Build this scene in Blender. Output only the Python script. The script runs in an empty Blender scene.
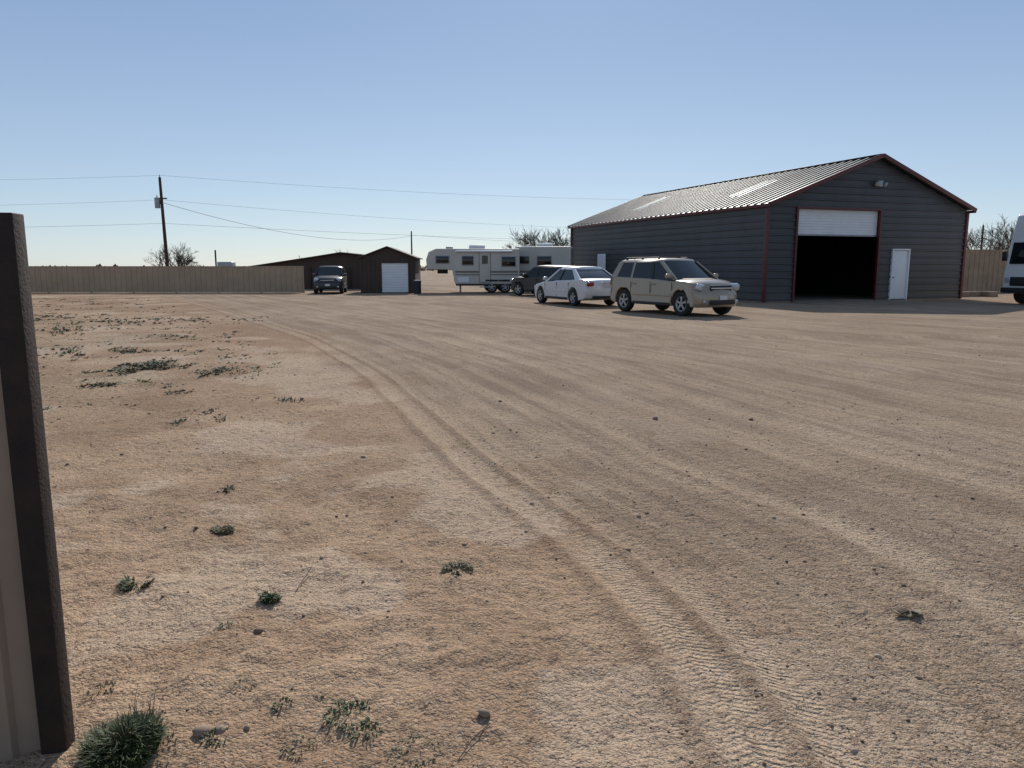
import bpy, bmesh, math, random
import numpy as np
from mathutils import Vector, Matrix
R=math.radians
random.seed(7); rng=np.random.default_rng(7)
scene=bpy.context.scene
scene.view_settings.view_transform='Standard'; scene.view_settings.look='None'; scene.view_settings.exposure=0
COL=scene.collection
# ------------------------------------------------------------ materials
def newmat(name):
    m=bpy.data.materials.new(name); m.use_nodes=True
    return m,m.node_tree.nodes,m.node_tree.links,m.node_tree.nodes['Principled BSDF']
def mat(name,col,rough=0.6,metal=0.0,var=0.15,scale=3.0,bump=0.0,bscale=40.0,col2=None,coat=0.0,stretch=(1,1,1),dust=0.0):
    m,N,L,b=newmat(name)
    tc=N.new('ShaderNodeTexCoord'); mp=N.new('ShaderNodeMapping'); mp.inputs['Scale'].default_value=stretch
    L.new(tc.outputs['Object'],mp.inputs[0])
    n=N.new('ShaderNodeTexNoise'); n.inputs['Scale'].default_value=scale; n.inputs['Detail'].default_value=4; n.inputs['Roughness'].default_value=.65
    L.new(mp.outputs[0],n.inputs['Vector'])
    r=N.new('ShaderNodeValToRGB'); r.color_ramp.elements[0].position=.3; r.color_ramp.elements[1].position=.7
    c2=col2 if col2 else tuple(c*(1-var*2) for c in col)
    r.color_ramp.elements[0].color=(*c2,1); r.color_ramp.elements[1].color=(*col,1)
    L.new(n.outputs[0],r.inputs[0]); out=r.outputs[0]
    if dust>0:
        # road dust gathered on the lower part of the body (object height)
        s=N.new('ShaderNodeSeparateXYZ'); L.new(tc.outputs['Object'],s.inputs[0])
        mr=N.new('ShaderNodeMapRange'); mr.inputs[1].default_value=.25; mr.inputs[2].default_value=.85; mr.inputs[3].default_value=dust; mr.inputs[4].default_value=.04
        L.new(s.outputs[2],mr.inputs[0]); x=N.new('ShaderNodeMix'); x.data_type='RGBA'; x.inputs[7].default_value=(.33,.24,.165,1)
        L.new(mr.outputs[0],x.inputs[0]); L.new(out,x.inputs[6]); out=x.outputs[2]
    L.new(out,b.inputs['Base Color'])
    b.inputs['Roughness'].default_value=rough; b.inputs['Metallic'].default_value=metal
    b.inputs['Coat Weight'].default_value=coat; b.inputs['Coat Roughness'].default_value=.05
    if bump>0:
        n2=N.new('ShaderNodeTexNoise'); n2.inputs['Scale'].default_value=bscale; n2.inputs['Detail'].default_value=4
        L.new(mp.outputs[0],n2.inputs['Vector'])
        bp=N.new('ShaderNodeBump'); bp.inputs['Strength'].default_value=bump; bp.inputs['Distance'].default_value=.02
        L.new(n2.outputs[0],bp.inputs['Height']); L.new(bp.outputs[0],b.inputs['Normal'])
    return m
M={}
M['siding']=mat('siding_slate',(.050,.058,.070),.5,.0,.16,.8,stretch=(1,1,.3),dust=.14)
M['roof']=mat('roof_metal',(.09,.10,.11),.5,.25,.30,.45,stretch=(1,.4,1))
M['skylight']=mat('skylight_panel',(.85,.80,.66),.35,0,.08)
M['red']=mat('red_trim',(.12,.022,.020),.45,0,.15)
M['whitedoor']=mat('white_door',(.80,.80,.80),.5,0,.05,2)
M['inside']=mat('interior_liner',(.05,.05,.05),.9,0,.2)
M['concrete']=mat('concrete',(.27,.21,.155),.9,0,.2,3,.3)
M['tan']=mat('tan_metal',(.46,.325,.21),.6,0,.10,1.2)
M['tanrust']=mat('tan_old_metal',(.47,.32,.20),.7,0,.15,1.5)
M['panel']=mat('fence_panel_beige',(.37,.265,.19),.5,0,.14,2.5,.1,8)
M['rust']=mat('rusty_steel',(.042,.022,.014),.8,.1,.3,9,.2,90,col2=(.016,.010,.008))
M['wood']=mat('pole_wood',(.075,.05,.035),.9,0,.25,3,stretch=(6,6,.6))
M['black']=mat('black_plastic',(.018,.018,.019),.6,0,.1)
M['tyre']=mat('tyre_rubber',(.026,.024,.022),.85,0,.2,8)
M['alloy']=mat('alloy_rim',(.42,.42,.42),.35,.7,.1)
M['glass']=mat('car_glass',(.010,.012,.013),.05,0,.05)
M['lamp']=mat('headlamp_lens',(.55,.57,.6),.12,.3,.1,20)
M['redlamp']=mat('tail_lamp',(.28,.015,.012),.15,0,.1)
M['amber']=mat('amber_lamp',(.5,.16,.02),.2,0,.1)
M['gold']=mat('paint_champagne',(.33,.27,.20),.32,.3,.05,1.5,coat=.6,dust=.3)
M['whitep']=mat('paint_white',(.72,.72,.72),.3,0,.03,1.5,coat=.6,dust=.2)
M['blackp']=mat('paint_black',(.010,.010,.012),.35,0,.1,coat=.3,dust=.06)
M['maroon']=mat('paint_dark_red',(.022,.007,.008),.4,.0,.1,coat=.2,dust=.05)
M['chrome']=mat('chrome',(.6,.6,.6),.15,1,.03)
M['rv']=mat('rv_fiberglass',(.60,.55,.48),.45,0,.10,.9,stretch=(1,1,.3))
M['rvtan']=mat('rv_stripe',(.20,.16,.12),.5,0,.1)
M['shedwall']=mat('shed_brown',(.085,.055,.042),.8,0,.2,2,stretch=(5,5,.5))
M['shedroof']=mat('shed_roof',(.10,.065,.05),.8,0,.25,4)
M['wire']=mat('wire_black',(.06,.06,.065),.6,0,.1)
M['grey']=mat('galvanised',(.33,.34,.35),.45,.6,.1)
M['bark']=mat('bare_branch',(.12,.09,.07),.9,0,.25,5)
M['weed']=mat('weed_leaf',(.09,.12,.04),.7,0,.3,60)
M['dry']=mat('dry_weed',(.30,.235,.13),.8,0,.25,60)
M['sage']=mat('scrub_leaf',(.12,.135,.07),.8,0,.35,4,col2=(.21,.16,.095))
def stonemat():
    m,N,L,b=newmat('stone')
    g=N.new('ShaderNodeNewGeometry'); r=N.new('ShaderNodeValToRGB')
    e=r.color_ramp.elements; e[0].color=(.10,.065,.045,1); e[1].color=(.48,.375,.28,1)
    x=e.new(.5); x.color=(.23,.15,.10,1)
    L.new(g.outputs['Random Per Island'],r.inputs[0]); L.new(r.outputs[0],b.inputs['Base Color']); b.inputs['Roughness'].default_value=.9
    return m
M['stone']=stonemat()
# ------------------------------------------------------------ helpers
def obj(name,me,mats,parent=None,loc=(0,0,0),rot=(0,0,0)):
    o=bpy.data.objects.new(name,me); COL.objects.link(o)
    for m in (mats if isinstance(mats,(list,tuple)) else [mats]): me.materials.append(m)
    if parent: o.parent=parent
    o.location=loc; o.rotation_euler=rot
    return o
def empty(name,loc=(0,0,0),rz=0,scale=1):
    e=bpy.data.objects.new(name,None); COL.objects.link(e); e.location=loc; e.rotation_euler=(0,0,rz); e.scale=(scale,)*3; e.empty_display_size=.3
    return e
def meshf(name,v,f,smooth=False):
    me=bpy.data.meshes.new(name); me.from_pydata([tuple(p) for p in v],[],f); me.update()
    if smooth:
        for p in me.polygons: p.use_smooth=True
    return me
def fixn(me):
    bm=bmesh.new(); bm.from_mesh(me); bmesh.ops.recalc_face_normals(bm,faces=bm.faces); bm.to_mesh(me); bm.free()
def box(name,loc,size,m,parent=None,rot=(0,0,0),bev=0.0):
    bm=bmesh.new(); bmesh.ops.create_cube(bm,size=1)
    for v in bm.verts: v.co=Vector((v.co.x*size[0],v.co.y*size[1],v.co.z*size[2]))
    if bev>0: bmesh.ops.bevel(bm,geom=bm.edges[:],offset=min(bev,min(size)*.45),segments=3,affect='EDGES',profile=.5)
    me=bpy.data.meshes.new(name); bm.to_mesh(me); bm.free()
    if bev>0:
        for p in me.polygons: p.use_smooth=True
        me.set_sharp_from_angle(angle=R(50))
    return obj(name,me,m,parent,loc,rot)
def cyl(name,p0,p1,r0,r1,m,parent=None,n=14):
    p0=Vector(p0);p1=Vector(p1); d=(p1-p0); q=d.to_track_quat('Z','Y').to_matrix()
    v=[];f=[]
    for p,r in((p0,r0),(p1,r1)):
        for i in range(n):
            a=2*math.pi*i/n; v.append(p+q@Vector((r*math.cos(a),r*math.sin(a),0)))
    for i in range(n): f.append((i,(i+1)%n,n+(i+1)%n,n+i))
    f.append(tuple(range(n-1,-1,-1))); f.append(tuple(range(n,2*n)))
    me=meshf(name,v,f,True); me.set_sharp_from_angle(angle=R(50))
    return obj(name,me,m,parent)
def prism(name,pts,y0,y1,m,parent=None,bev=0.0):
    n=len(pts); v=[(x,y0,z) for x,z in pts]+[(x,y1,z) for x,z in pts]
    f=[tuple(range(n)),tuple(range(2*n-1,n-1,-1))]+[(i,n+i,n+(i+1)%n,(i+1)%n) for i in range(n)]
    me=meshf(name,v,f); fixn(me)
    o=obj(name,me,m,parent)
    if bev>0:
        b=o.modifiers.new('b','BEVEL'); b.width=bev; b.segments=3; b.limit_method='ANGLE'; b.angle_limit=R(35)
        for p in me.polygons: p.use_smooth=True
        w=o.modifiers.new('w','WEIGHTED_NORMAL'); w.keep_sharp=True
    return o
def ribbed(name,u0,u1,v0,v1,pitch,depth,m,parent,M4,planes=(),horizontal=True,top=.18):
    bm=bmesh.new()
    a0,a1=(v0,v1) if horizontal else (u0,u1)
    k=math.floor(a0/pitch)-1; prof=[]
    while k*pitch<a1+pitch:
        s=k*pitch; prof+=[(s,0),(s+pitch*(.5-top),0),(s+pitch*(.56-top),depth),(s+pitch*(.5+top),depth),(s+pitch*(.56+top),0)]; k+=1
    def P(a,b,d): return (b,-d,a) if horizontal else (a,-d,b)
    b0,b1=(u0,u1) if horizontal else (v0,v1)
    prev=None
    for a,d in prof:
        cur=(bm.verts.new(P(a,b0,d)),bm.verts.new(P(a,b1,d)))
        if prev: bm.faces.new((prev[0],cur[0],cur[1],prev[1]))
        prev=cur
    pl=[((u0,0,0),(-1,0,0)),((u1,0,0),(1,0,0)),((0,0,v0),(0,0,-1)),((0,0,v1),(0,0,1))]+list(planes)
    for co,no in pl:
        bmesh.ops.bisect_plane(bm,geom=bm.verts[:]+bm.edges[:]+bm.faces[:],plane_co=co,plane_no=no,clear_outer=True,dist=1e-5)
    me=bpy.data.meshes.new(name); bm.to_mesh(me); bm.free()
    o=obj(name,me,m,parent); o.matrix_local=M4
    return o
# ------------------------------------------------------------ ground
def vnoise(x,y,seed):
    xi=np.floor(x);yi=np.floor(y);fx=x-xi;fy=y-yi
    fx=fx*fx*(3-2*fx);fy=fy*fy*(3-2*fy)
    def h(a,b):
        t=np.sin(a*127.1+b*311.7+seed*74.7)*43758.5453; return t-np.floor(t)
    return (h(xi,yi)*(1-fx)+h(xi+1,yi)*fx)*(1-fy)+(h(xi,yi+1)*(1-fx)+h(xi+1,yi+1)*fx)*fy
def fbm(x,y,s,o=4):
    t=0;a=.5
    for i in range(o): t=t+a*vnoise(x*2**i,y*2**i,s+i*3.3); a*=.5
    return t
_py=np.array([-60,-5,0,2,2.7,3.8,5.4,7.5,10.8,16,23,30,60,200]); _px=np.array([1.1,.95,.82,.77,.72,.45,-.24,-.95,-2.1,-4.4,-8.4,-12.5,-31,-120.])
_g=np.linspace(-20,100,4801); _v=np.interp(_g,_py,_px)
_k=np.exp(-np.linspace(-2.5,2.5,61)**2); _k/=_k.sum(); _vs=np.convolve(np.pad(_v,30,mode='edge'),_k,mode='valid')
_dv=np.gradient(_vs,_g)
def trackd(x,y):
    p=np.interp(y,_g,_vs); dp=np.interp(y,_g,_dv)
    return (x-p)/np.sqrt(1+dp*dp)
def sstep(a,b,x):
    t=np.clip((x-a)/(b-a),0,1); return t*t*(3-2*t)
RUTS=((0,.09,.021),(.25,.06,.011),(-.28,.07,.006),(.75,.08,.008),(1.5,.10,.014),(1.76,.07,.008),(2.5,.12,.009),(3.3,.14,.010),(4.6,.14,.010))
def height(x,y):
    x=np.asarray(x,float);y=np.asarray(y,float)
    fade=1-sstep(14,30,np.hypot(x,y))
    d=trackd(x,y)
    left=1-sstep(-1,.3,d)
    h=(fbm(x*.35,y*.35,1)-.47)*.10*left + (fbm(x*.5,y*.5,2)-.47)*.04
    calm=1-.5*np.exp(-(d/.25)**2)
    h=h+((fbm(x*2.2,y*2.2,5)-.47)*(.024+.045*left)+(fbm(x*7,y*7,9)-.47)*(.018+.026*left)+(fbm(x*19,y*19,12,2)-.38)*(.011+.008*left))*calm
    mod=.45+1.1*fbm(x*.5,y*.5,61,2)
    for c,w,a in RUTS:
        h=h-mod*a*np.exp(-((d-c)/w)**2)+mod*a*.6*np.exp(-((np.abs(d-c)-1.6*w)/(w*.45))**2)
    return h*fade
def axis(n,a,b,c0=0):
    t=np.linspace(-1,1,n); return a*np.sinh(b*t)+c0
xs=axis(800,.74,9.0); ys=axis(860,.74,9.0,2.5)
X,Y=np.meshgrid(xs,ys); Z=height(X,Y)
nx,ny=len(xs),len(ys)
co=np.stack([X.ravel(),Y.ravel(),Z.ravel()],1)
idx=np.arange(nx*ny).reshape(ny,nx)
fa=np.stack([idx[:-1,:-1].ravel(),idx[:-1,1:].ravel(),idx[1:,1:].ravel(),idx[1:,:-1].ravel()],1)
gm=bpy.data.meshes.new('ground')
gm.vertices.add(len(co)); gm.vertices.foreach_set('co',co.ravel())
gm.loops.add(fa.size); gm.loops.foreach_set('vertex_index',fa.ravel())
gm.polygons.add(len(fa)); gm.polygons.foreach_set('loop_start',np.arange(0,fa.size,4)); 
gm.polygons.foreach_set('use_smooth',np.ones(len(fa),bool))
gm.update(calc_edges=True)
def addattr(nm,val):
    a=gm.attributes.new(nm,'FLOAT','POINT'); a.data.foreach_set('value',val.ravel().astype(np.float32))
D=trackd(X,Y); addattr('trackd',D)
wob=(fbm(X*.6,Y*.6,21)-.47)
grav=sstep(-.6,1.0,D+wob*2.0); addattr('gravelm',grav)
gr=sstep(.50,.64,fbm(X*.45,Y*.45,31))*sstep(6,10,Y)*(1-sstep(26,42,Y))*(1-sstep(-3.0,-1.6,D)); addattr('greenm',gr)
addattr('bigm',fbm(X*.3,Y*.3,41,4))
addattr('palem',sstep(.55,.60,fbm(X*.9,Y*.9,51,5))*(1-.5*grav))
addattr('medm',fbm(X*2.0,Y*2.0,71,5))
def groundmat():
    m,N,L,b=newmat('dirt_and_gravel')
    def nz(scale,detail=5,rough=.6,vec=None):
        n=N.new('ShaderNodeTexNoise'); n.inputs['Scale'].default_value=scale; n.inputs['Detail'].default_value=detail; n.inputs['Roughness'].default_value=rough
        L.new(vec if vec else pos,n.inputs['Vector']); return n.outputs[0]
    def ramp(f,p0,p1,c0=(0,0,0,1),c1=(1,1,1,1)):
        r=N.new('ShaderNodeValToRGB'); e=r.color_ramp.elements; e[0].position=p0;e[1].position=p1;e[0].color=c0;e[1].color=c1
        L.new(f,r.inputs[0]); return r.outputs[0]
    def mix(f,a,c,mode='MIX'):
        x=N.new('ShaderNodeMix'); x.data_type='RGBA'; x.blend_type=mode
        if isinstance(f,(int,float)): x.inputs[0].default_value=f
        else: L.new(f,x.inputs[0])
        for s,i in((a,6),(c,7)):
            if isinstance(s,tuple): x.inputs[i].default_value=s
            else: L.new(s,x.inputs[i])
        return x.outputs[2]
    def math_(op,a,c=None,d=None):
        x=N.new('ShaderNodeMath'); x.operation=op
        for i,s in enumerate((a,c,d)):
            if s is None: continue
            if isinstance(s,(int,float)): x.inputs[i].default_value=s
            else: L.new(s,x.inputs[i])
        return x.outputs[0]
    def attr(n):
        a=N.new('ShaderNodeAttribute'); a.attribute_name=n; return a.outputs['Fac']
    tc=N.new('ShaderNodeTexCoord'); pos=tc.outputs['Object']
    td=attr('trackd'); gv=attr('gravelm'); gn=attr('greenm'); big=attr('bigm'); pale=attr('palem'); med=attr('medm')
    sp=N.new('ShaderNodeSeparateXYZ'); L.new(pos,sp.inputs[0])
    cb=N.new('ShaderNodeCombineXYZ'); L.new(td,cb.inputs[0]); L.new(math_('MULTIPLY',sp.outputs[1],.07),cb.inputs[1]); stv=cb.outputs[0]
    fine=nz(16,3,.75); vf=nz(90,2,.8)
    sand=mix(ramp(big,.34,.6),(.335,.205,.120,1),(.475,.322,.205,1))
    sand=mix(math_('MULTIPLY',ramp(med,.42,.60),.5),sand,(.275,.165,.098,1))
    sand=mix(math_('MULTIPLY',pale,.65),sand,(.58,.44,.315,1))
    gcol=mix(ramp(big,.34,.6),(.285,.203,.138,1),(.40,.298,.208,1))
    gcol=mix(math_('MULTIPLY',ramp(med,.44,.62),.45),gcol,(.235,.162,.110,1))
    gcol=mix(math_('MULTIPLY',pale,.5),gcol,(.50,.395,.295,1))
    c=mix(math_('MULTIPLY',gv,.8),sand,gcol)
    st=nz(1.1,3,.75,stv); c=mix(math_('MULTIPLY',math_('MULTIPLY',ramp(st,.44,.60),.55),math_('ADD',math_('MULTIPLY',gv,.8),.2)),c,(.53,.395,.275,1))
    st2=nz(5,3,.7,stv); c=mix(math_('MULTIPLY',math_('MULTIPLY',ramp(st2,.46,.60),.48),gv),c,(.175,.12,.082,1))
    def band(c0,w):
        return ramp(math_('ABSOLUTE',math_('SUBTRACT',td,c0)),w*.5,w,(1,1,1,1),(0,0,0,1))
    tb=math_('MAXIMUM',band(0,.13),math_('MULTIPLY',band(.25,.09),.8))
    tbb=math_('MULTIPLY',band(1.5,.15),.8)
    tb2=math_('MAXIMUM',math_('MAXIMUM',tbb,math_('MULTIPLY',band(.75,.12),.5)),math_('MULTIPLY',math_('MAXIMUM',band(2.5,.2),band(3.3,.25)),.7))
    allb=math_('MAXIMUM',tb,math_('MULTIPLY',tb2,.8))
    brk=ramp(med,.36,.58,(1,1,1,1),(.3,.3,.3,1))
    c=mix(math_('MULTIPLY',allb,math_('MULTIPLY_ADD',brk,.30,.18)),c,(.57,.43,.30,1))
    edge=math_('MAXIMUM',math_('MAXIMUM',band(.135,.05),band(-.17,.05)),math_('MULTIPLY',band(1.33,.06),.6))
    c=mix(math_('MULTIPLY',edge,.38),c,(.175,.112,.072,1))
    c=mix(math_('MULTIPLY',math_('MULTIPLY',gn,ramp(fine,.42,.6)),.5),c,(.14,.14,.08,1))
    c=mix(math_('MULTIPLY',ramp(vf,.50,.66),.60),c,(.12,.075,.048,1))
    c=mix(math_('MULTIPLY',ramp(vf,.36,.50,(1,1,1,1),(0,0,0,1)),.30),c,(.63,.49,.365,1))
    c=mix(math_('MULTIPLY',ramp(fine,.52,.66),.48),c,(.16,.10,.064,1))
    vo=N.new('ShaderNodeTexVoronoi'); vo.inputs['Scale'].default_value=62; L.new(pos,vo.inputs['Vector'])
    vsel=N.new('ShaderNodeSeparateColor'); L.new(vo.outputs['Color'],vsel.inputs[0])
    peb=math_('MULTIPLY',ramp(vo.outputs['Distance'],.28,.38,(1,1,1,1),(0,0,0,1)),math_('GREATER_THAN',vsel.outputs[0],math_('SUBTRACT',.82,math_('MULTIPLY',gv,.42))))
    pc=ramp(vsel.outputs[1],.1,.9,(.12,.08,.055,1),(.56,.46,.36,1))
    c=mix(math_('MULTIPLY',peb,.85),c,pc)
    L.new(c,b.inputs['Base Color']); b.inputs['Roughness'].default_value=.95; b.inputs['Specular IOR Level'].default_value=.1
    tread=math_('MULTIPLY',math_('MULTIPLY',math_('SINE',math_('ADD',math_('ADD',math_('MULTIPLY',sp.outputs[1],210),math_('MULTIPLY',fine,5)),math_('MULTIPLY',math_('ABSOLUTE',td),120))),math_('MAXIMUM',tb,tbb)),brk)
    h=math_('ADD',math_('MULTIPLY',fine,.040),math_('MULTIPLY',vf,.012))
    h=math_('ADD',h,math_('MULTIPLY',peb,.007))
    h=math_('ADD',h,math_('MULTIPLY',tread,.0026))
    h=math_('ADD',h,math_('MULTIPLY',math_('MULTIPLY',st2,gv),.03))
    bp=N.new('ShaderNodeBump'); bp.inputs['Strength'].default_value=1.0; bp.inputs['Distance'].default_value=1.0
    L.new(h,bp.inputs['Height']); L.new(bp.outputs[0],b.inputs['Normal'])
    return m
obj('ground',gm,groundmat())
def hz(x,y): return float(height(np.array([x]),np.array([y]))[0])
# ------------------------------------------------------------ stones
ico=bmesh.new(); bmesh.ops.create_icosphere(ico,subdivisions=1,radius=1); iv=np.array([v.co[:] for v in ico.verts]); ifc=np.array([[v.index for v in f.verts] for f in ico.faces]); ico.free()
def stones(name,px,py,r,sink=.45):
    n=len(px); pz=height(px,py)
    sc=r[:,None,None]*(1+rng.uniform(-.35,.35,(n,1,3)))*np.array([1,1,.65])
    V=iv[None]*(1+rng.uniform(-.22,.22,(n,len(iv),1)))*sc
    a=rng.uniform(0,6.28,n); ca,sa=np.cos(a)[:,None],np.sin(a)[:,None]
    x=V[:,:,0]*ca-V[:,:,1]*sa; y=V[:,:,0]*sa+V[:,:,1]*ca
    V=np.stack([x+px[:,None],y+py[:,None],V[:,:,2]+(pz+r*(.7-sink)*.6)[:,None]],2).reshape(-1,3)
    F=(ifc[None]+(np.arange(n)*len(iv))[:,None,None]).reshape(-1,3)
    me=bpy.data.meshes.new(name); me.vertices.add(len(V)); me.vertices.foreach_set('co',V.ravel())
    me.loops.add(F.size); me.loops.foreach_set('vertex_index',F.ravel()); me.polygons.add(len(F)); me.polygons.foreach_set('loop_start',np.arange(0,F.size,3))
    me.update(calc_edges=True)
    return obj(name,me,M['stone'])
n=22000
py=1.2+13*rng.random(n)**1.6; px=(rng.random(n)*2-1)*(py*.85+.8)
r=.0018+.0028*rng.random(n)**2+.008*(rng.random(n)**24); r*=1+.03*py
keep=(trackd(px,py)>-.3)|(rng.random(n)<.5)
keep&=~((np.abs(trackd(px,py))<.12)&(rng.random(n)<.7))
keep&=fbm(px*.8,py*.8,91)>(.30+.25*rng.random(n))
stones('gravel',px[keep],py[keep],r[keep])
n=1500
py=1.3+14*rng.random(n)**1.4; px=(rng.random(n)*2-1)*(py*.8+.3)
cl=fbm(px*1.5,py*1.5,81)>.51
px=px[cl];py=py[cl]
stones('dirt_clods',px,py,.005+.014*rng.random(len(px))**5)
def gp(x,y,h=1.5):
    v=384-y; zz=-116.6+.9879*v; yy=740.9+.1554*v; t=h/-zz
    return (x-512)*t,yy*t
for (sx,sy,sr) in ((-.093,2.29,.026),(-.99,2.2,.028),(-.94,2.21,.018),(-.86,2.23,.014),(1.42,7.3,.03)):
    stones('rock',np.array([sx]),np.array([sy]),np.array([sr]),.2)
# ------------------------------------------------------------ weeds
def tuft(name,x,y,rad,n,h,m,lean=.6,wid=.004,leafy=False):
    V=[];F=[]
    for i in range(n):
        a=random.uniform(0,6.283); rr=rad*math.sqrt(random.random())*.8; bx,by=x+rr*math.cos(a),y+rr*math.sin(a)
        if vnoise(np.array([bx*22.]),np.array([by*22.]),8)[0]<(.25 if leafy else .22): continue
        hh=h*random.uniform(.35,1)*(1-.4*rr/rad); l=lean*random.uniform(.2,1)*hh+rad*.12
        a2=a+random.uniform(-1.2,1.2); dx,dy=math.cos(a2)*l,math.sin(a2)*l; wx,wy=-math.sin(a2)*wid,math.cos(a2)*wid
        w=random.uniform(.6,1.3)
        zb=hz(bx,by)-.003
        p0=(bx,by,zb); p1=(bx+dx*.45,by+dy*.45,zb+hh*.65); p2=(bx+dx,by+dy,zb+hh*random.uniform(.6,1.0))
        k=len(V); q0,q1=(.3,1.6) if leafy else (1,1)
        V+= [(p0[0]-wx*q0,p0[1]-wy*q0,p0[2]),(p0[0]+wx*q0,p0[1]+wy*q0,p0[2]),(p1[0]+wx*w*q1,p1[1]+wy*w*q1,p1[2]),(p1[0]-wx*w*q1,p1[1]-wy*w*q1,p1[2]),(p2[0],p2[1],p2[2])]
        F+= [(k,k+1,k+2,k+3),(k+3,k+2,k+4)]
    return obj(name,meshf(name,V,F),m)
wx_,wy_=gp(124,754)
tuft('grass_clump',wx_,wy_,.13,3200,.12,M['weed'],.6,.0020)
tuft('dry_stalks',wx_+.02,wy_+.05,.08,60,.25,M['dry'],.5,.0012)
for (a,b_,rd,nn,hh,mm) in ((350,722,.10,170,.035,'weed'),(365,738,.07,80,.03,'weed'),(215,745,.06,80,.03,'weed'),(282,712,.04,40,.02,'weed'),(300,752,.07,70,.025,'dry'),(415,758,.10,90,.02,'dry'),(270,603,.05,280,.055,'weed'),(458,570,.095,480,.045,'sage'),(223,530,.07,300,.045,'sage'),(137,584,.09,420,.045,'weed'),(225,628,.04,40,.02,'weed'),(245,690,.05,40,.018,'dry'),(150,758,.1,80,.03,'dry'),(100,690,.07,60,.03,'dry')):
    x,y=gp(a,b_); tuft('weed',x,y,rd,nn,hh,M[mm],.8,.0024,True)
def twig(name,pts,r,m):
    cu=bpy.data.curves.new(name,'CURVE'); cu.dimensions='3D'; cu.bevel_depth=r; cu.bevel_resolution=1
    s=cu.splines.new('POLY'); s.points.add(len(pts)-1)
    for i,p in enumerate(pts): s.points[i].co=(*p,1)
    o=bpy.data.objects.new(name,cu); cu.materials.append(m); COL.objects.link(o); return o
def gpt(a,b_,z): x,y=gp(a,b_); return (x,y,hz(x,y)+z)
twig('twig',[gpt(296,592,.004),gpt(303,582,.012),gpt(312,573,.02)],.002,M['bark'])
twig('twig',[gpt(458,766,.004),gpt(472,748,.012),gpt(490,731,.006)],.002,M['bark'])
tx,ty=gp(908,617)
db=empty('bark_scrap',(tx,ty,hz(tx,ty)),0)
for i in range(5):
    box('piece_%d'%i,(-.04+i*.022,.01*math.sin(i*2),.010+.006*(i%2)),(.045,.028,.007),M['wood' if i%2 else 'dry'],db,(.3*math.sin(i*3),.35*math.cos(i*2),i*.3),.002)
V=[];F=[]
def scrub(cx,cy,rx,ry,n,h,wid=.03):
    for i in range(n):
        a=random.uniform(0,6.283); q=random.random()**.7; x=cx+rx*q*math.cos(a); y=cy+ry*q*math.sin(a)
        if vnoise(np.array([x*3.1]),np.array([y*3.1]),3)[0]<.45: continue
        z=hz(x,y)-.01
        for j in range(6):
            b=random.uniform(0,6.283); hh=h*random.uniform(.2,1)*(1-.6*q); l=random.uniform(.5,1.6)*hh; w=wid*random.uniform(.3,1)
            k=len(V); dx,dy=math.cos(b),math.sin(b)
            V.extend([(x,y,z),(x+dx*l-dy*w,y+dy*l+dx*w,z+hh*.7),(x+dx*l*1.5,y+dy*l*1.5,z+hh),(x+dx*l+dy*w,y+dy*l-dx*w,z+hh*.6)])
            F.append((k,k+1,k+2,k+3))
for (a,b_,rx,ry,n_,h) in ((148,368,.62,.9,300,.085),(105,384,.3,.35,70,.07),(90,375,.3,.35,60,.07),(212,347,.7,1.0,120,.08),(120,352,.8,1.0,120,.08),(70,352,.7,1.0,100,.07),(215,372,.35,.5,60,.06),(185,336,1.1,1.5,110,.07),(60,331,1.5,1.6,120,.08),(130,322,2.0,2.4,150,.09),(45,318,1.8,2,110,.09),(215,320,1.6,2,90,.08),(180,392,.2,.2,20,.04),(228,487,.07,.07,18,.04)):
    x,y=gp(a,b_); scrub(x,y,rx,ry,n_,h,.010+.0010*y)
for i in range(380):
    y=random.uniform(7,36); x=random.uniform(-y*.72,float(np.interp(y,_g,_vs))-1.0); scrub(x,y,random.uniform(.05,.4),random.uniform(.05,.5),8,random.uniform(.02,.07),.008+.0008*y)
obj('scrub_vegetation',meshf('scrub_vegetation',V,F),M['sage'])
# ------------------------------------------------------------ metal building
GA=R(20); bld=empty('metal_garage_building',(10.3,30.9,0),GA)
W,Lb,He,Hp=10.85,18.9,3.98,6.02
sl=(Hp-He)/(W/2); nrm=math.hypot(1,sl)
gpl=[((0,0,He),(-sl/nrm,0,1/nrm)),((W,0,He),(sl/nrm,0,1/nrm))]
I4=Matrix.Identity(4)
def fr(n,u0,u1,v0,v1): ribbed(n,u0,u1,v0,v1,.29,.045,M['siding'],bld,I4,gpl,True,.12)
OX0,OX1,OZ=1.47,5.80,3.82; DX0,DX1,DZ=6.62,7.62,2.22
fr('front_wall_a',0,OX0,0.05,Hp); fr('front_wall_b',OX0,OX1,OZ,Hp); fr('front_wall_c',OX1,DX0,.05,Hp); fr('front_wall_d',DX0,DX1,DZ,Hp); fr('front_wall_e',DX1,W,.05,Hp)
Ml=Matrix(((0,1,0,0),(1,0,0,0),(0,0,1,0),(0,0,0,1)))
ribbed('left_wall',0,Lb,.05,He,.29,.045,M['siding'],bld,Ml,(),True,.12)
Mr=Matrix(((0,-1,0,W),(1,0,0,0),(0,0,1,0),(0,0,0,1)))
ribbed('right_wall',0,Lb,.05,He,.29,.045,M['siding'],bld,Mr,(),True,.12)
Mb=Matrix.Translation((0,Lb,0))@Matrix(((1,0,0,0),(0,-1,0,0),(0,0,1,0),(0,0,0,1)))
ribbed('back_wall',0,W,.05,Hp,.29,.045,M['siding'],bld,Mb,gpl,True,.12)
box('liner_left',(.06,Lb/2,2),(.04,Lb-.2,3.9),M['inside'],bld); box('liner_right',(W-.06,Lb/2,2),(.04,Lb-.2,3.9),M['inside'],bld)
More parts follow.
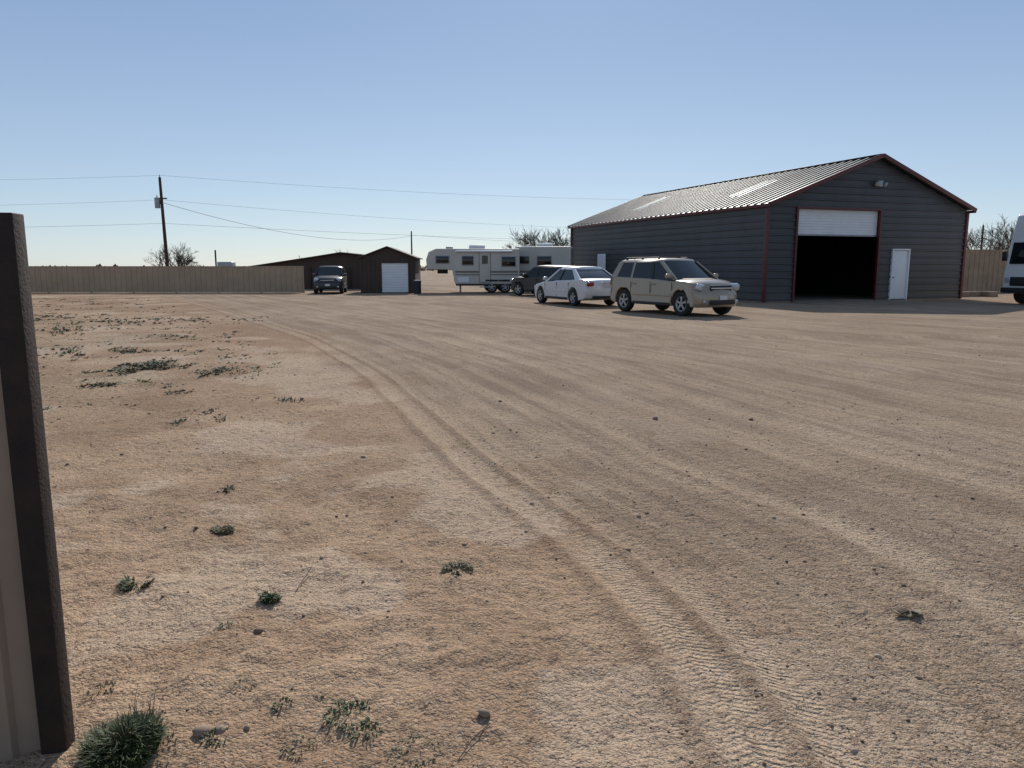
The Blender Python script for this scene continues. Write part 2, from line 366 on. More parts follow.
box('liner_back',(W/2,Lb-.08,2),(W-.3,.04,3.9),M['inside'],bld)
box('slab',(W/2,Lb/2,.02),(W+.1,Lb+.1,.06),M['concrete'],bld)
box('apron',(W/2-1.2,-.8,.008),(6.0,1.3,.05),M['concrete'],bld,(0,0,0),.01)
ov=.14; sll=(W/2+ov)*nrm
def roofside(nm,left):
    if left: up=Vector((1/nrm,0,sl/nrm)); out=Vector((-sl/nrm,0,1/nrm)); org=Vector((-ov,0,He-ov*sl+.05))
    else: up=Vector((-1/nrm,0,sl/nrm)); out=Vector((sl/nrm,0,1/nrm)); org=Vector((W+ov,0,He-ov*sl+.05))
    al=Vector((0,1,0))
    m4=Matrix(((al.x,-out.x,up.x,org.x),(al.y,-out.y,up.y,org.y),(al.z,-out.z,up.z,org.z),(0,0,0,1)))
    ribbed(nm,-.35,Lb+.35,0,sll,.46,.05,M['roof'],bld,m4,(),False,.10)
    for u0 in (4.0,13.4):
        ribbed('skylight_panel',u0,u0+1.0,1.9,4.2,.46,.055,M['skylight'],bld,m4@Matrix.Translation((0,-.012,0)),(),False,.10)
roofside('roof_left',True); roofside('roof_right',False)
box('ridge_cap',(W/2,Lb/2,Hp+.085),(.35,Lb+.7,.05),M['roof'],bld,(0,0,0),.02)
def bar(nm,p0,p1,w,h,m,par):
    p0=Vector(p0);p1=Vector(p1); d=p1-p0; o=box(nm,(p0+p1)/2,(d.length,w,h),m,par,(0,0,0),.008)
    o.rotation_euler=d.to_track_quat('X','Z').to_euler(); return o
for yy,t in((-.36,'front'),(Lb+.36,'back')):
    bar('rake_trim_'+t,(-ov-.02,yy,He-ov*sl+.02),(W/2,yy,Hp+.05),.035,.17,M['red'],bld)
    bar('rake_trim_'+t+'_r',(W/2,yy-.003,Hp+.05),(W+ov+.02,yy-.003,He-ov*sl+.02),.035,.17,M['red'],bld)
bar('eave_trim_left',(-ov-.03,-.33,He-ov*sl-.02),(-ov-.03,Lb+.33,He-ov*sl-.02),.03,.12,M['red'],bld)
bar('eave_trim_right',(W+ov+.03,-.33,He-ov*sl-.02),(W+ov+.03,Lb+.33,He-ov*sl-.02),.03,.12,M['red'],bld)
for nm,x,y in(('corner_a',-.025,-.025),('corner_b',W+.025,-.025),('corner_c',-.025,Lb+.025)):
    box('trim_'+nm,(x,y,1.95),(.13,.13,3.83),M['red'],bld,(0,0,0),.01)
box('door_frame_left',(OX0-.04,-.03,OZ/2),(.09,.12,OZ),M['red'],bld); box('door_frame_right',(OX1+.04,-.03,OZ/2),(.09,.12,OZ),M['red'],bld)
box('door_frame_top',((OX0+OX1)/2,-.033,OZ+.045),(OX1-OX0+.18,.12,.08),M['red'],bld)
ribbed('roll_up_door',OX0,OX1,2.80,OZ,.11,.014,M['whitedoor'],bld,Matrix.Translation((0,.10,0)),(),True,.2)
box('roll_door_bottom_bar',((OX0+OX1)/2,.08,2.78),(OX1-OX0,.05,.07),M['grey'],bld)
box('entry_door',((DX0+DX1)/2,.0,1.12),(.90,.05,2.1),M['whitedoor'],bld,(0,0,0),.01)
for nm,x in(('l',DX0+.03),('r',DX1-.03)): box('entry_door_jamb_'+nm,(x,-.03,1.12),(.06,.12,2.16),M['whitedoor'],bld)
box('entry_door_head',((DX0+DX1)/2,-.033,2.21),(1.0,.12,.06),M['whitedoor'],bld)
cyl('door_knob',(DX0+.16,-.03,1.0),(DX0+.16,-.09,1.0),.03,.03,M['grey'],bld)
box('gable_light_box',(5.6,-.10,4.95),(.28,.12,.26),M['grey'],bld,(0,0,0),.02)
for s in(-1,1): box('gable_light_head',(5.6+s*.24,-.15,4.92),(.16,.12,.2),M['grey'],bld,(R(25),0,0),.03)
box('side_door',(-.055,14.6,1.35),(.05,1.0,1.7),M['whitedoor'],bld,(0,0,0),.01)
box('workbench_top',(3,10,.9),(2.6,.7,.06),M['wood'],bld)
for i in range(4): box('workbench_leg',(1.8+(i%2)*2.4,9.75+(i//2)*.5,.46),(.08,.08,.86),M['wood'],bld)
for i in range(3): box('shelf_%d'%i,(8,12,.5+i*.7),(2,.5,.05),M['grey'],bld)
for i in range(4): box('shelf_post_%d'%i,(7.05+(i%2)*1.9,11.8+(i//2)*.4,1.05),(.05,.05,2),M['grey'],bld)
for i,(x,y) in enumerate(((22.1,37.2),(22.9,37.5),(23.6,37.3))): box('concrete_block',(x,y,.12),(.7,.4,.26),M['concrete'],None,(0,0,.2*i),.02)
# ------------------------------------------------------------ cars
def wheel(par,x,y,r,w,side,nm):
    prof=[(.60*r,-w*.42),(.66*r,-w*.5),(.9*r,-w*.5),(.98*r,-w*.36),(r,-w*.15),(r,w*.15),(.98*r,w*.36),(.9*r,w*.5),(.66*r,w*.5),(.60*r,w*.42)]
    n=36;V=[];F=[]
    for i in range(n):
        a=2*math.pi*i/n
        for q,yy in prof: V.append((q*math.cos(a),yy,q*math.sin(a)))
    k=len(prof)
    for i in range(n):
        for j in range(k):
            F.append((i*k+j,((i+1)%n)*k+j,((i+1)%n)*k+(j+1)%k,i*k+(j+1)%k))
    me=meshf('tyre',V,F,True); fixn(me)
    obj('tyre_'+nm,me,M['tyre'],par,(x,y,r))
    cyl('wheel_well_'+nm,(x,y-side*.02,r),(x,y-side*.10,r),.62*r,.62*r,M['black'],par,24)
    for i in range(5):
        a=2*math.pi*i/5+.3
        box('spoke_'+nm,(x+.32*r*math.cos(a),y+side*w*.36,r+.32*r*math.sin(a)),(.58*r,.03,.20*r),M['alloy'],par,(0,-a,0),.008)
    cyl('hub_'+nm,(x,y+side*w*.25,r),(x,y+side*w*.44,r),.16*r,.13*r,M['alloy'],par,16)
    V=[];F=[]
    for i in range(n):
        a=2*math.pi*i/n
        for q,yy in((.63*r,side*w*.44),(.55*r,side*w*.42),(.53*r,side*w*.1)): V.append((q*math.cos(a),yy,q*math.sin(a)))
    for i in range(n):
        for j in range(2): F.append((i*3+j,((i+1)%n)*3+j,((i+1)%n)*3+j+1,i*3+j+1))
    obj('rim_'+nm,meshf('rim',V,F,True),M['alloy'],par,(x,y,r))
def car(name,kind,loc,heading,paint,scale=1.0,rack=True):
    par=empty(name,(loc[0],loc[1],0),heading,scale)
    if kind=='suv':
        W_=1.84; xf,xr,r=1.40,-1.36,.375; zs=.29
        top=[(-2.10,.33),(-2.20,.44),(-2.22,.64),(-2.17,.73),(-2.16,.98),(-2.11,1.14),(-1.97,1.18),(-1.5,1.165),(-1,1.15),(0,1.125),(.98,1.10),(1.22,1.115),(1.55,1.10),(1.82,1.06),(2.0,1.0),(2.11,.91),(2.16,.76),(2.22,.66),(2.23,.42),(2.16,.28)]
        gh=dict(br=(-2.11,1.15),bf=(1.20,1.10),rr=(-1.82,1.65),rf=(.34,1.67)); yb,yr=W_/2-.06,W_/2-.21
        pil=[(.99,1.18,.17,.33),(-.02,.08,-.14,-.04),(-1.06,-.96,-1.04,-.94),(-2.10,-1.78,-1.81,-1.58)]
    else:
        W_=1.78; xf,xr,r=1.42,-1.28,.325; zs=.22
        top=[(-2.22,.28),(-2.33,.36),(-2.36,.56),(-2.33,.66),(-2.33,.88),(-2.26,.99),(-2.05,1.03),(-1.7,1.045),(-1,.99),(0,.96),(.98,.93),(1.3,.90),(1.7,.84),(2.05,.76),(2.22,.68),(2.27,.56),(2.32,.50),(2.32,.34),(2.22,.21)]
        gh=dict(br=(-1.80,1.02),bf=(1.08,.92),rr=(-1.02,1.40),rf=(.20,1.41)); yb,yr=W_/2-.08,W_/2-.26
        pil=[(.88,1.06,.06,.19),(-.15,-.06,-.30,-.21),(-1.78,-1.35,-1.0,-.82)]
    ra=r+.06
    def arch(cx):
        a0=math.asin(max(-1,(zs-r)/ra)); out=[]
        for i in range(13):
            a=a0+(math.pi-2*a0)*i/12; out.append((cx+ra*math.cos(a),r+ra*math.sin(a)))
        return out
    prof=top+arch(xf)+arch(xr)
    st=[-1,-.96,-.85,-.65,-.35,0,.35,.65,.85,.96,1]; V=[];n=len(prof)
    for s in st:
        for x,z in prof:
            y=s*W_/2; a=abs(s)
            if x>1.4: x2=x-(x-1.4)/.9*.34*a**2.8
            elif x<-1.7: x2=x-(x+1.7)/.6*.16*a**2.6
            else: x2=x
            z2=z
            if z>.8: z2=z-.06*a**3*(1 if x>.9 else .4)
            if a>.9:
                y*= 1-.04*max(0,(z-.75)/.3) - .03*max(0,(.42-z)/.2)
                if x>1.7: y*=1-.06*(x-1.7)/.7
            V.append((x2,y,z2))
    F=[]
    for k in range(len(st)-1):
        for i in range(n): F.append((k*n+i,k*n+(i+1)%n,(k+1)*n+(i+1)%n,(k+1)*n+i))
    F.append(tuple(range(n))); F.append(tuple(range(len(st)*n-1,(len(st)-1)*n-1,-1)))
    me=meshf('body',V,F,True); fixn(me)
    o=obj('body',me,paint,par); b=o.modifiers.new('b','BEVEL'); b.width=.045; b.segments=4; b.limit_method='ANGLE'; b.angle_limit=R(45)
    w=o.modifiers.new('w','WEIGHTED_NORMAL')
    box('underbody',(0,0,zs+.12),(3.7,W_*.72,.2),M['black'],par)
    def outline(xr_,xf_,y,z0r,z0f,bulge):
        P=[]
        for s in(-1,-.6,0,.6,1): P.append((xf_+bulge*(1-s*s)-bulge,s*y,z0f))
        for s in(1,.6,0,-.6,-1): P.append((xr_-(bulge*.5)*(1-s*s)+bulge*.5,s*y,z0r))
        return P
    bo=outline(gh['br'][0],gh['bf'][0],yb,gh['br'][1]-.05,gh['bf'][1]-.04,.16); ro=outline(gh['rr'][0],gh['rf'][0],yr,gh['rr'][1],gh['rf'][1],.12)
    V=bo+ro; n=10; F=[(i,(i+1)%n,n+(i+1)%n,n+i) for i in range(n)]+[tuple(range(n-1,-1,-1)),tuple(range(n,2*n))]
    me=meshf('windows',V,F,True); fixn(me); me.set_sharp_from_angle(angle=R(35)); obj('windows',me,M['glass'],par)
    zr=gh['rr'][1]
    ro0=[(x*1.0+(.03 if x>-.5 else -.04),y*1.035,z-.035) for x,y,z in ro]; ro1=[(x*.97-.03,y*.95,z+.035) for x,y,z in ro]; ro15=[(x*.86-.12,y*.8,z+.065) for x,y,z in ro]; ro2=[(x*.5-.35,y*.45,z+.085) for x,y,z in ro]
    V=ro0+ro1+ro15+ro2; F=[(k*n+i,k*n+(i+1)%n,(k+1)*n+(i+1)%n,(k+1)*n+i) for k in range(3) for i in range(n)]+[tuple(range(n-1,-1,-1)),tuple(range(3*n,4*n))]
    me=meshf('roof',V,F,True); fixn(me); me.set_sharp_from_angle(angle=R(60)); obj('roof',me,paint,par)
    for sd in(-1,1):
        for k,(a,b_,c,d) in enumerate(pil):
            zb=gh['br'][1]+(gh['bf'][1]-gh['br'][1])*((a+b_)/2-gh['br'][0])/(gh['bf'][0]-gh['br'][0])-.03
            zt=zr
            Vp=[]
            for off in(-.03,.014): Vp+=[(a,sd*(yb+off),zb),(b_,sd*(yb+off),zb),(d,sd*(yr+off),zt),(c,sd*(yr+off),zt)]
            Fp=[(0,1,2,3),(7,6,5,4),(0,4,5,1),(1,5,6,2),(2,6,7,3),(3,7,4,0)]
            me=meshf('pillar',Vp,Fp); fixn(me)
            obj('pillar_%d'%k,me,paint if k!=1 else M['black'],par)
        ys=W_/2+.0015
        seams=(.98,-.02,-.98)
        for x in seams: box('door_seam',(x,sd*(ys-.006),.70 if kind=='suv' else .60),(.012,.014,.62 if kind=='suv' else .54),M['black'],par)
        for x in(.10,-.85): box('door_handle',(x,sd*(ys+.008),.94 if kind=='suv' else .82),(.17,.03,.03),paint,par,(0,0,0),.01)
        box('sill_moulding',(.03,sd*(ys-.01),zs+.05),(1.80,.05,.10),M['black'],par,(0,0,0),.02)
        box('side_moulding',(.03,sd*ys,.60 if kind=='suv' else .55),(1.80,.022,.06),paint,par,(0,0,0),.008)
        zm=gh['bf'][1]+.09
        box('mirror',(.90 if kind=='suv' else .80,sd*(W_/2+.07),zm),(.12,.20,.15),paint,par,(0,0,sd*.2),.05)
        wy=sd*(W_/2-.12)
        wheel(par,xf,wy,r,.23,sd,'f%s'%('l' if sd>0 else 'r')); wheel(par,xr,wy,r,.23,sd,'r%s'%('l' if sd>0 else 'r'))
        if kind=='suv':
            box('headlight',(1.95,sd*.66,.88),(.20,.38,.19),M['lamp'],par,(0,R(18),-sd*R(28)),.05)
            box('fog_light',(2.12,sd*.62,.45),(.06,.16,.09),M['lamp'],par,(0,0,-sd*R(18)),.02)
            box('turn_signal',(1.78,sd*.84,.87),(.14,.05,.09),M['amber'],par,(0,0,-sd*R(18)),.02)
            box('tail_light',(-2.07,sd*.80,1.0),(.12,.16,.30),M['redlamp'],par,(0,0,0),.03)
            if rack:
                cyl('roof_rail',(-1.6,sd*.585,1.765),(.0,sd*.585,1.765),.018,.018,M['black'],par,8)
                for x in(-1.6,-.8,.0): box('rail_foot',(x,sd*.585,1.735),(.09,.04,.07),M['black'],par,(0,0,0),.01)
        else:
            box('headlight',(2.06,sd*.62,.63),(.22,.36,.12),M['lamp'],par,(0,R(18),-sd*R(26)),.03)
            box('tail_light',(-2.245,sd*.655,.84),(.12,.36,.15),M['redlamp'],par,(0,0,sd*R(14)),.04)
    if kind=='suv':
        box('grille',(2.115,0,.84),(.06,.84,.19),M['black'],par,(0,R(12),0),.02)
        box('grille_bar',(2.155,0,.845),(.03,.86,.04),M['chrome'],par,(0,0,0),.012)
        box('lower_intake',(2.215,0,.43),(.05,1.0,.14),M['black'],par,(0,0,0),.02)
        box('number_plate',(2.237,0,.57),(.012,.30,.13),M['whitep'],par)
        box('rear_plate',(-2.175,0,.86),(.02,.32,.15),M['whitep'],par)
        if rack:
            for x in(-1.3,-.3): box('roof_crossbar',(x,0,1.78),(.05,1.16,.025),M['black'],par,(0,0,0),.01)
    else:
        box('rear_plate',(-2.345,0,.80),(.02,.32,.15),M['lamp'],par)
        box('rear_trim',(-2.345,0,.90),(.03,.55,.03),M['chrome'],par,(0,0,0),.01)
        box('rear_bumper_lower',(-2.30,0,.36),(.12,1.2,.10),M['black'],par,(0,0,0),.02)
        box('grille',(2.26,0,.60),(.05,.7,.12),M['black'],par,(0,0,0),.015)
    box('wiper_cowl',(gh['bf'][0]-.03,0,gh['bf'][1]+.005),(.16,W_*.66,.03),M['black'],par,(0,R(6),0),.01)
    return par
def place(rx,ry,hd,xr,half,side,sc=1):
    c,s=math.cos(hd)*sc,math.sin(hd)*sc; lx,ly=xr,side*half
    return rx-(c*lx-s*ly), ry-(s*lx+c*ly)
h=R(-60); car('suv','suv',place(3.74,25.1,h,-1.36,.86,-1,1.0),h,M['gold'],1.0)
h=R(115); car('sedan','sedan',place(2.30,28.5,h,-1.28,.86,1),h,M['whitep'])
car('suv','suv',(1.75,38.5),R(140),M['maroon'],.88,False)
car('suv','suv',(-10.2,42.6),R(-82),M['blackp'],.86,False)
# ------------------------------------------------------------ shed
sh=empty('storage_shed',(-8.45,42.2,0),R(3))
sw,sd_,se,sp_=3.05,4.2,1.95,2.5
prism('walls',[(0,0),(sw,0),(sw,se),(sw/2,sp_),(0,se)],0,sd_,M['shedwall'],sh)
for i in range(13): box('batten_%d'%i,(.12+i*.235,-.012,.97),(.03,.03,1.9),M['shedwall'],sh) if not (1.0<.12+i*.235<2.65) else None
bar('roof_left',(-.15,sd_/2,se-.03),(sw/2,sd_/2,sp_+.06),sd_+.4,.06,M['shedroof'],sh); bar('roof_right',(sw/2,sd_/2,sp_+.057),(sw+.15,sd_/2,se-.033),sd_+.396,.06,M['shedroof'],sh)
ribbed('roll_door',1.2,2.65,.05,1.65,.14,.015,M['whitedoor'],sh,Matrix.Translation((0,-.03,0)),(),True,.2)
box('door_head',(1.93,-.04,1.69),(1.6,.06,.07),M['shedroof'],sh)
for x in(1.16,2.69): box('door_jamb',(x,-.04,.85),(.07,.06,1.66),M['shedroof'],sh)
bn=empty('low_barn',(-16.9,49.5,0),0)
prism('walls',[(0,0),(7.6,0),(7.6,2.1),(5.8,2.3),(3.5,1.95),(0,1.45)],0,5,M['shedwall'],bn)
Vr=[(-.3,-.3,1.44),(3.5,-.3,2.0),(5.8,-.3,2.36),(7.8,-.3,2.13)]
for i in range(3): bar('roof_%d'%i,(Vr[i][0],2.5-.002*i,Vr[i][2]),(Vr[i+1][0],2.5-.002*i,Vr[i+1][2]),5.6,.07,M['shedroof'],bn)
for i in range(9): box('post_%d'%i,(.3+i*.86,-.05,.7),(.09,.09,1.4),M['wood'],bn)
# ------------------------------------------------------------ fences
fe=empty('metal_fence',(0,42.6,0),0)
ribbed('panels',-70,-11.7,.02,1.46,.30,.03,M['tan'],fe,I4,(),False,.14)
bar('top_cap',(-70,-.0,1.475),(-11.7,-.0,1.475),.07,.035,M['tan'],fe)
for i in range(25): box('post_%d'%i,(-11.75-i*2.4,.06,.73),(.07,.07,1.46),M['rust'],fe)
fe2=empty('metal_fence',(0,0,0),0)
m4=Matrix.Translation((21.5,44,0))@Matrix.Rotation(R(4),4,'Z')
ribbed('panels',0,40,.02,2.45,.30,.03,M['tanrust'],fe2,m4,(),False,.14)
for i in range(16):
    p=m4@Vector((i*2.4,.07,1.22)); box('post_%d'%i,p,(.08,.08,2.44),M['rust'],fe2)
nf=empty('fence_post_and_panel',(0,0,0),0)
PX,PY=-1.437,2.17
box('post',(PX,PY,.82),(.074,.070,1.655),M['rust'],nf,(0,0,R(8)),.004)
m4=Matrix.Translation((PX-.030,PY,0))@Matrix.Rotation(R(180+16),4,'Z')@Matrix(((1,0,0,0),(0,-1,0,0),(0,0,1,0),(0,0,0,1)))
ribbed('panel',0.0,3.2,-.03,1.62,.23,.018,M['panel'],nf,m4,(),False,.14)
p0=m4@Vector((0.06,.05,1.35)); p1=m4@Vector((3.2,.05,1.35)); bar('rail_top',p0,p1,.04,.04,M['rust'],nf)
p0=m4@Vector((0.06,.05,.3)); p1=m4@Vector((3.2,.05,.3)); bar('rail_low',p0,p1,.04,.04,M['rust'],nf)
# ------------------------------------------------------------ RVs
def rv(name,loc,rz,Lr,Hr,fifth):
    e=empty(name,loc,rz)
    if fifth: pts=[(0.05,1.3),(1.45,1.3),(1.6,.5),(Lr,.5),(Lr,Hr),(.55,Hr),(.15,Hr-.18),(0,Hr-.6)]
    else: pts=[(0,.5),(Lr,.5),(Lr,Hr),(.4,Hr),(.1,Hr-.15),(0,Hr-.5)]
    prism('body',pts,0,2.3,M['rv'],e,.05)
    wins=((.55,.7,1.85,.36),(2.0,.6,1.8,.45),(4.2,.75,1.75,.5)) if fifth else ((.5,.6,1.85,.4),(1.6,.8,1.8,.5))
    for (x,w,z,hh) in wins:
        box('window_frame',(x+w/2,-.012,z),(w+.08,.03,hh+.08),M['grey'],e,(0,0,0),.01); box('window',(x+w/2,-.026,z),(w,.02,hh),M['glass'],e,(0,0,0),.01)
    if fifth:
        box('door',(3.25,-.015,1.45),(.60,.03,1.7),M['rv'],e,(0,0,0),.01); box('door_window',(3.25,-.036,1.85),(.32,.02,.45),M['glass'],e)
        box('door_outline',(3.25,-.006,1.45),(.66,.02,1.76),M['rvtan'],e)
        box('step',(3.25,-.25,.35),(.6,.35,.05),M['grey'],e)
        box('awning',(3.2,-.08,Hr-.14),(3.2,.12,.12),M['whitedoor'],e,(0,0,0),.05)
        for y in(.5,1.8): cyl('landing_leg',(1.9,y,0),(1.9,y,.6),.04,.04,M['grey'],e,8)
        box('pin_box',(.9,1.15,1.2),(.6,.4,.25),M['black'],e,(0,0,0),.03)
    x0=1.5 if fifth else 0
    box('stripe',((Lr+x0)/2,-.006,1.18),(Lr-x0-.2,.02,.10),M['rvtan'],e); box('stripe_b',((Lr+x0)/2,-.0065,1.02),(Lr-x0-.2,.02,.04),M['maroon'],e)
    box('storage_hatch',(x0+.55,-.01,.75),(.6,.02,.28),M['whitedoor'],e); box('skirt',((Lr+x0)/2+.05,1.15,.46),(Lr-x0-.2,2.2,.10),M['black'],e)
    box('air_conditioner',(Lr*.55,1.1,Hr+.11),(.9,.7,.22),M['whitedoor'],e,(0,0,0),.06); box('roof_vent',(Lr*.25,1.0,Hr+.06),(.4,.4,.12),M['grey'],e,(0,0,0),.03)
    for k,x in enumerate((Lr*.70,Lr*.70+.75)):
        if x<Lr-.3: 
            for s,y in((-1,.12),(1,2.18)): wheel(e,x,y,.33,.2,s,'w%d%d'%(k,s))
            box('fender_%d'%k,(x,-.02,.70),(.72,.06,.10),M['black'],e,(0,0,0),.03)
    if not fifth:
        cyl('hitch',(-.0,1.15,.45),(-1.0,1.15,.45),.05,.05,M['black'],e); cyl('jack',(-.8,1.15,0),(-.8,1.15,.8),.035,.035,M['grey'],e)
    return e
rv('travel_trailer',(-4.75,42.0,0),R(5),5.2,2.45,True)
rv('travel_trailer',(-.1,44.6,0),R(-8),3.55,2.62,False)
bl=empty('water_barrel',(-5.15,41.2,0)); cyl('drum',(0,0,0),(0,0,.7),.2,.2,M['black'],bl,20); cyl('lid',(0,0,.7),(0,0,.74),.21,.19,M['grey'],bl,20)
mh=empty('camper_van',(23.05,30.2,0),R(196))
prism('body',[(-3.6,.45),(-3.6,3.6),(2.35,3.65),(2.75,3.5),(2.88,3.0),(3.02,2.3),(3.14,1.45),(3.2,1.1),(3.2,.5),(2.7,.4)],-1.1,1.1,M['whitep'],mh,.08)
box('windshield',(3.09,0,2.0),(.05,1.8,.85),M['glass'],mh,(0,-R(9),0),.02)
box('grille',(3.21,0,.9),(.05,1.5,.35),M['black'],mh,(0,0,0),.02); box('bumper',(3.25,0,.55),(.18,2.1,.22),M['black'],mh,(0,0,0),.05)
for s in(-1,1):
    box('headlight',(3.18,s*.88,.95),(.08,.25,.22),M['lamp'],mh,(0,0,0),.02); box('side_window',(2.3,s*1.11,1.9),(.8,.03,.6),M['glass'],mh,(0,0,0),.01)
    box('lower_skirt',(-.2,s*1.105,.62),(3.4,.03,.25),M['black'],mh,(0,0,0),.01)
    box('mirror',(2.95,s*1.3,1.9),(.12,.2,.4),M['black'],mh,(0,0,0),.03)
    for x in(2.2,-2.2): wheel(mh,x,s*.98,.4,.24,s,'%d%d'%(x>0,s>0))
# ------------------------------------------------------------ utility poles & wires
def pole(loc,hh,arm,lean=0,tr=False):
    e=empty('utility_pole',loc); 
    cyl('shaft',(0,0,-.3),(lean,0,hh),.15,.10,M['wood'],e)
    if arm: 
        cyl('insulator',(lean,0,hh),(lean,0,hh+.2),.04,.03,M['grey'],e,8)
        box('crossarm',(lean,0,hh-1.6),(.9,.1,.1),M['wood'],e)
    if tr:
        cyl('transformer',(-.42,-.1,hh-2.35),(-.42,-.1,hh-1.55),.2,.2,M['grey'],e,16); box('bracket',(-.2,-.05,hh-1.9),(.3,.06,.3),M['black'],e)
        cyl('bushing',(-.42,-.1,hh-1.55),(-.42,-.1,hh-1.35),.04,.03,M['black'],e,8)
    return e
pole((-27.2,60,0),8.3,True,-.15,True); pole((-15.8,120,0),6.9,False)
pole((58.5,95,0),6.5,True)
def wire(p0,p1,sag,r=.018):
    pts=[]
    for i in range(25):
        t=i/24; p=Vector(p0).lerp(Vector(p1),t); p.z-=sag*4*t*(1-t); pts.append(p)
    twig('power_line',pts,r,M['wire'])
P=(-27.3,60)
wire((P[0],P[1],8.45),(-75,62,8.9),.5,.007); wire((P[0],P[1],8.45),(28,92,9.3),.6,.008)
wire((P[0],P[1],6.6),(-75,62,6.4),.4,.007); wire((P[0],P[1],6.6),(28,100,6.2),.7,.008)
wire((P[0],P[1],4.8),(-75,62,4.6),.3,.009); wire((P[0],P[1],4.8),(28,100,4.6),.4,.010)
wire((P[0],P[1],6.4),(-15.8,120,6.2),1.6,.02); wire((-15.8,120,6.3),(40,130,5.6),.8,.014)
# ------------------------------------------------------------ bare trees
def baretree(name,x,y,hh,spread,seed,nst=7,depth=5,tw=.008):
    rd=random.Random(seed); S=[]
    def grow(p,d,l,r,k):
        q=p+d*l; S.append((p,q,r,r*.7))
        if k==0: return
        for i in range(rd.choice((2,3,3))):
            nd=(d+Vector((rd.uniform(-1,1),rd.uniform(-1,1),rd.uniform(-.35,.6)))*.62).normalized()
            grow(p.lerp(q,rd.uniform(.6,1)),nd,l*rd.uniform(.6,.85),max(tw,r*.62),k-1)
    for s in range(nst):
        a=rd.uniform(0,6.283); d=Vector((math.cos(a)*spread,math.sin(a)*spread,1)).normalized()
        grow(Vector((rd.uniform(-.2,.2)*spread,rd.uniform(-.2,.2),0)),d,1.0,.06,depth)
    mz=max(max(p.z,q.z) for p,q,_,_ in S); sc=hh/mz
    V=[];F=[]
    for p,q,r0,r1 in S:
        d=q-p; m=d.to_track_quat('Z','Y').to_matrix(); k=len(V); p=p*sc+Vector((x,y,0)); q=q*sc+Vector((x,y,0))
        for c,r in((p,r0),(q,r1)):
            for i in range(3):
                a=2.094*i; V.append(c+m@Vector((r*math.cos(a),r*math.sin(a),0)))
        for i in range(3): F.append((k+i,k+(i+1)%3,k+3+(i+1)%3,k+3+i))
    return obj(name,meshf(name,V,F),M['bark'])
baretree('bare_tree',-29.4,66,3.6,.85,1,10)
baretree('bare_bush',-15.2,55.5,2.4,.9,3,5)
baretree('bare_bush',-12.4,57,2.8,.9,13,5)
baretree('bare_tree',3.4,60,4.9,.8,4,9,5,.012)
baretree('bare_tree',1.8,62,4.2,.8,5,8,5,.012)
baretree('bare_tree',4.8,62,4.8,.8,15,8,5,.012)
baretree('bare_tree',41.5,66,5.4,.6,7,8,5,.012); baretree('bare_tree',44,68,6.2,.6,8,8,5,.012); baretree('bare_tree',39.6,64,4.2,.6,9,7,5,.012)
ac=empty('rooftop_cooler',(-21.8,58,0)); box('housing',(0,0,1.5),(1.1,.9,.62),M['grey'],ac,(0,0,0),.05); box('base_wall',(0,.3,.6),(1.6,1.2,1.18),M['shedwall'],ac); cyl('flue',(-.8,0,1.0),(-.8,0,2.7),.06,.06,M['black'],ac)
V=[];F=[]
rd=random.Random(5)
for i in range(5000):
    x=rd.uniform(-420,420); y=rd.uniform(230,330); hh=rd.uniform(.6,1.7)*(.5+vnoise(np.array([x*.04]),np.array([y*.02]),4)[0]); z=rd.uniform(0,hh)
    s=rd.uniform(.4,1.1); a=rd.uniform(0,3.14); k=len(V)
    V+=[(x-s*math.cos(a),y-s*math.sin(a),z-s*.4),(x+s*math.cos(a),y+s*math.sin(a),z-s*.3),(x+s*.4,y,z+s*.7)]; F.append((k,k+1,k+2))
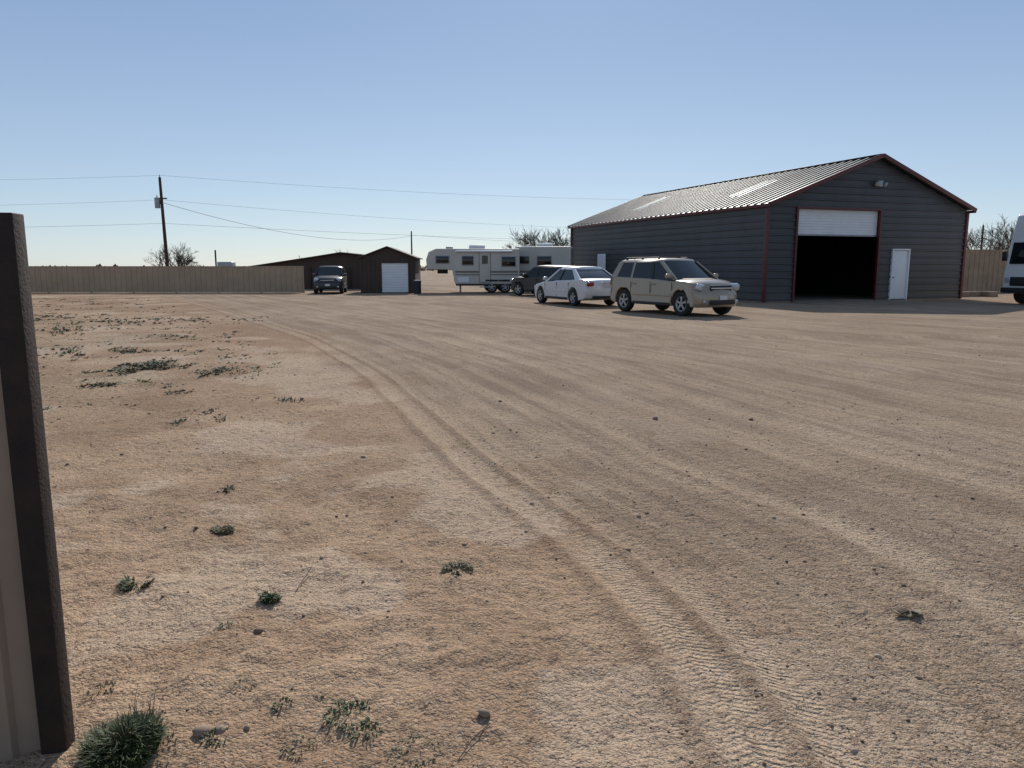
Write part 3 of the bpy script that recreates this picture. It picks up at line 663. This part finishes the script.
obj('distant_brush',meshf('distant_brush',V,F),M['bark'])
# ------------------------------------------------------------ light
AZ,EL=R(4),R(34)
sd=Vector((math.sin(AZ)*math.cos(EL),math.cos(AZ)*math.cos(EL),math.sin(EL)))
li=bpy.data.lights.new('sun','SUN'); li.energy=4.1; li.angle=R(.5); li.color=(1,.94,.85)
so=bpy.data.objects.new('sun',li); COL.objects.link(so); so.rotation_euler=sd.to_track_quat('Z','Y').to_euler(); so.location=(0,0,30)
w=bpy.data.worlds.new('World'); scene.world=w; w.use_nodes=True
N=w.node_tree.nodes; Lk=w.node_tree.links; bg=N['Background']
sk=N.new('ShaderNodeTexSky'); sk.sky_type='NISHITA'; sk.sun_disc=False; sk.sun_elevation=EL; sk.sun_rotation=AZ; sk.air_density=.9; sk.dust_density=.3; sk.ozone_density=2.4; sk.altitude=900
# thin haze: paler toward the horizon, bluer overhead
tcw=N.new('ShaderNodeTexCoord'); spw=N.new('ShaderNodeSeparateXYZ'); Lk.new(tcw.outputs['Generated'],spw.inputs[0])
rw=N.new('ShaderNodeMapRange'); rw.inputs[1].default_value=0; rw.inputs[2].default_value=.35; rw.interpolation_type='SMOOTHSTEP'; Lk.new(spw.outputs[2],rw.inputs[0])
hc=N.new('ShaderNodeMix'); hc.data_type='RGBA'; hc.inputs[6].default_value=(6.6,7.9,9.4,1); hc.inputs[7].default_value=(3.9,5.5,8.2,1); Lk.new(rw.outputs[0],hc.inputs[0])
mx=N.new('ShaderNodeMix'); mx.data_type='RGBA'; mx.inputs[0].default_value=.5
Lk.new(sk.outputs[0],mx.inputs[6]); Lk.new(hc.outputs[2],mx.inputs[7]); Lk.new(mx.outputs[2],bg.inputs[0]); bg.inputs[1].default_value=.085
# ------------------------------------------------------------ camera
cam=bpy.data.cameras.new('camera'); cam.lens=26.37; cam.sensor_width=36; cam.clip_end=12000; cam.clip_start=.05
co_=bpy.data.objects.new('camera',cam); COL.objects.link(co_); co_.location=(0,0,1.5); co_.rotation_euler=(R(90-8.94),0,0)
scene.camera=co_
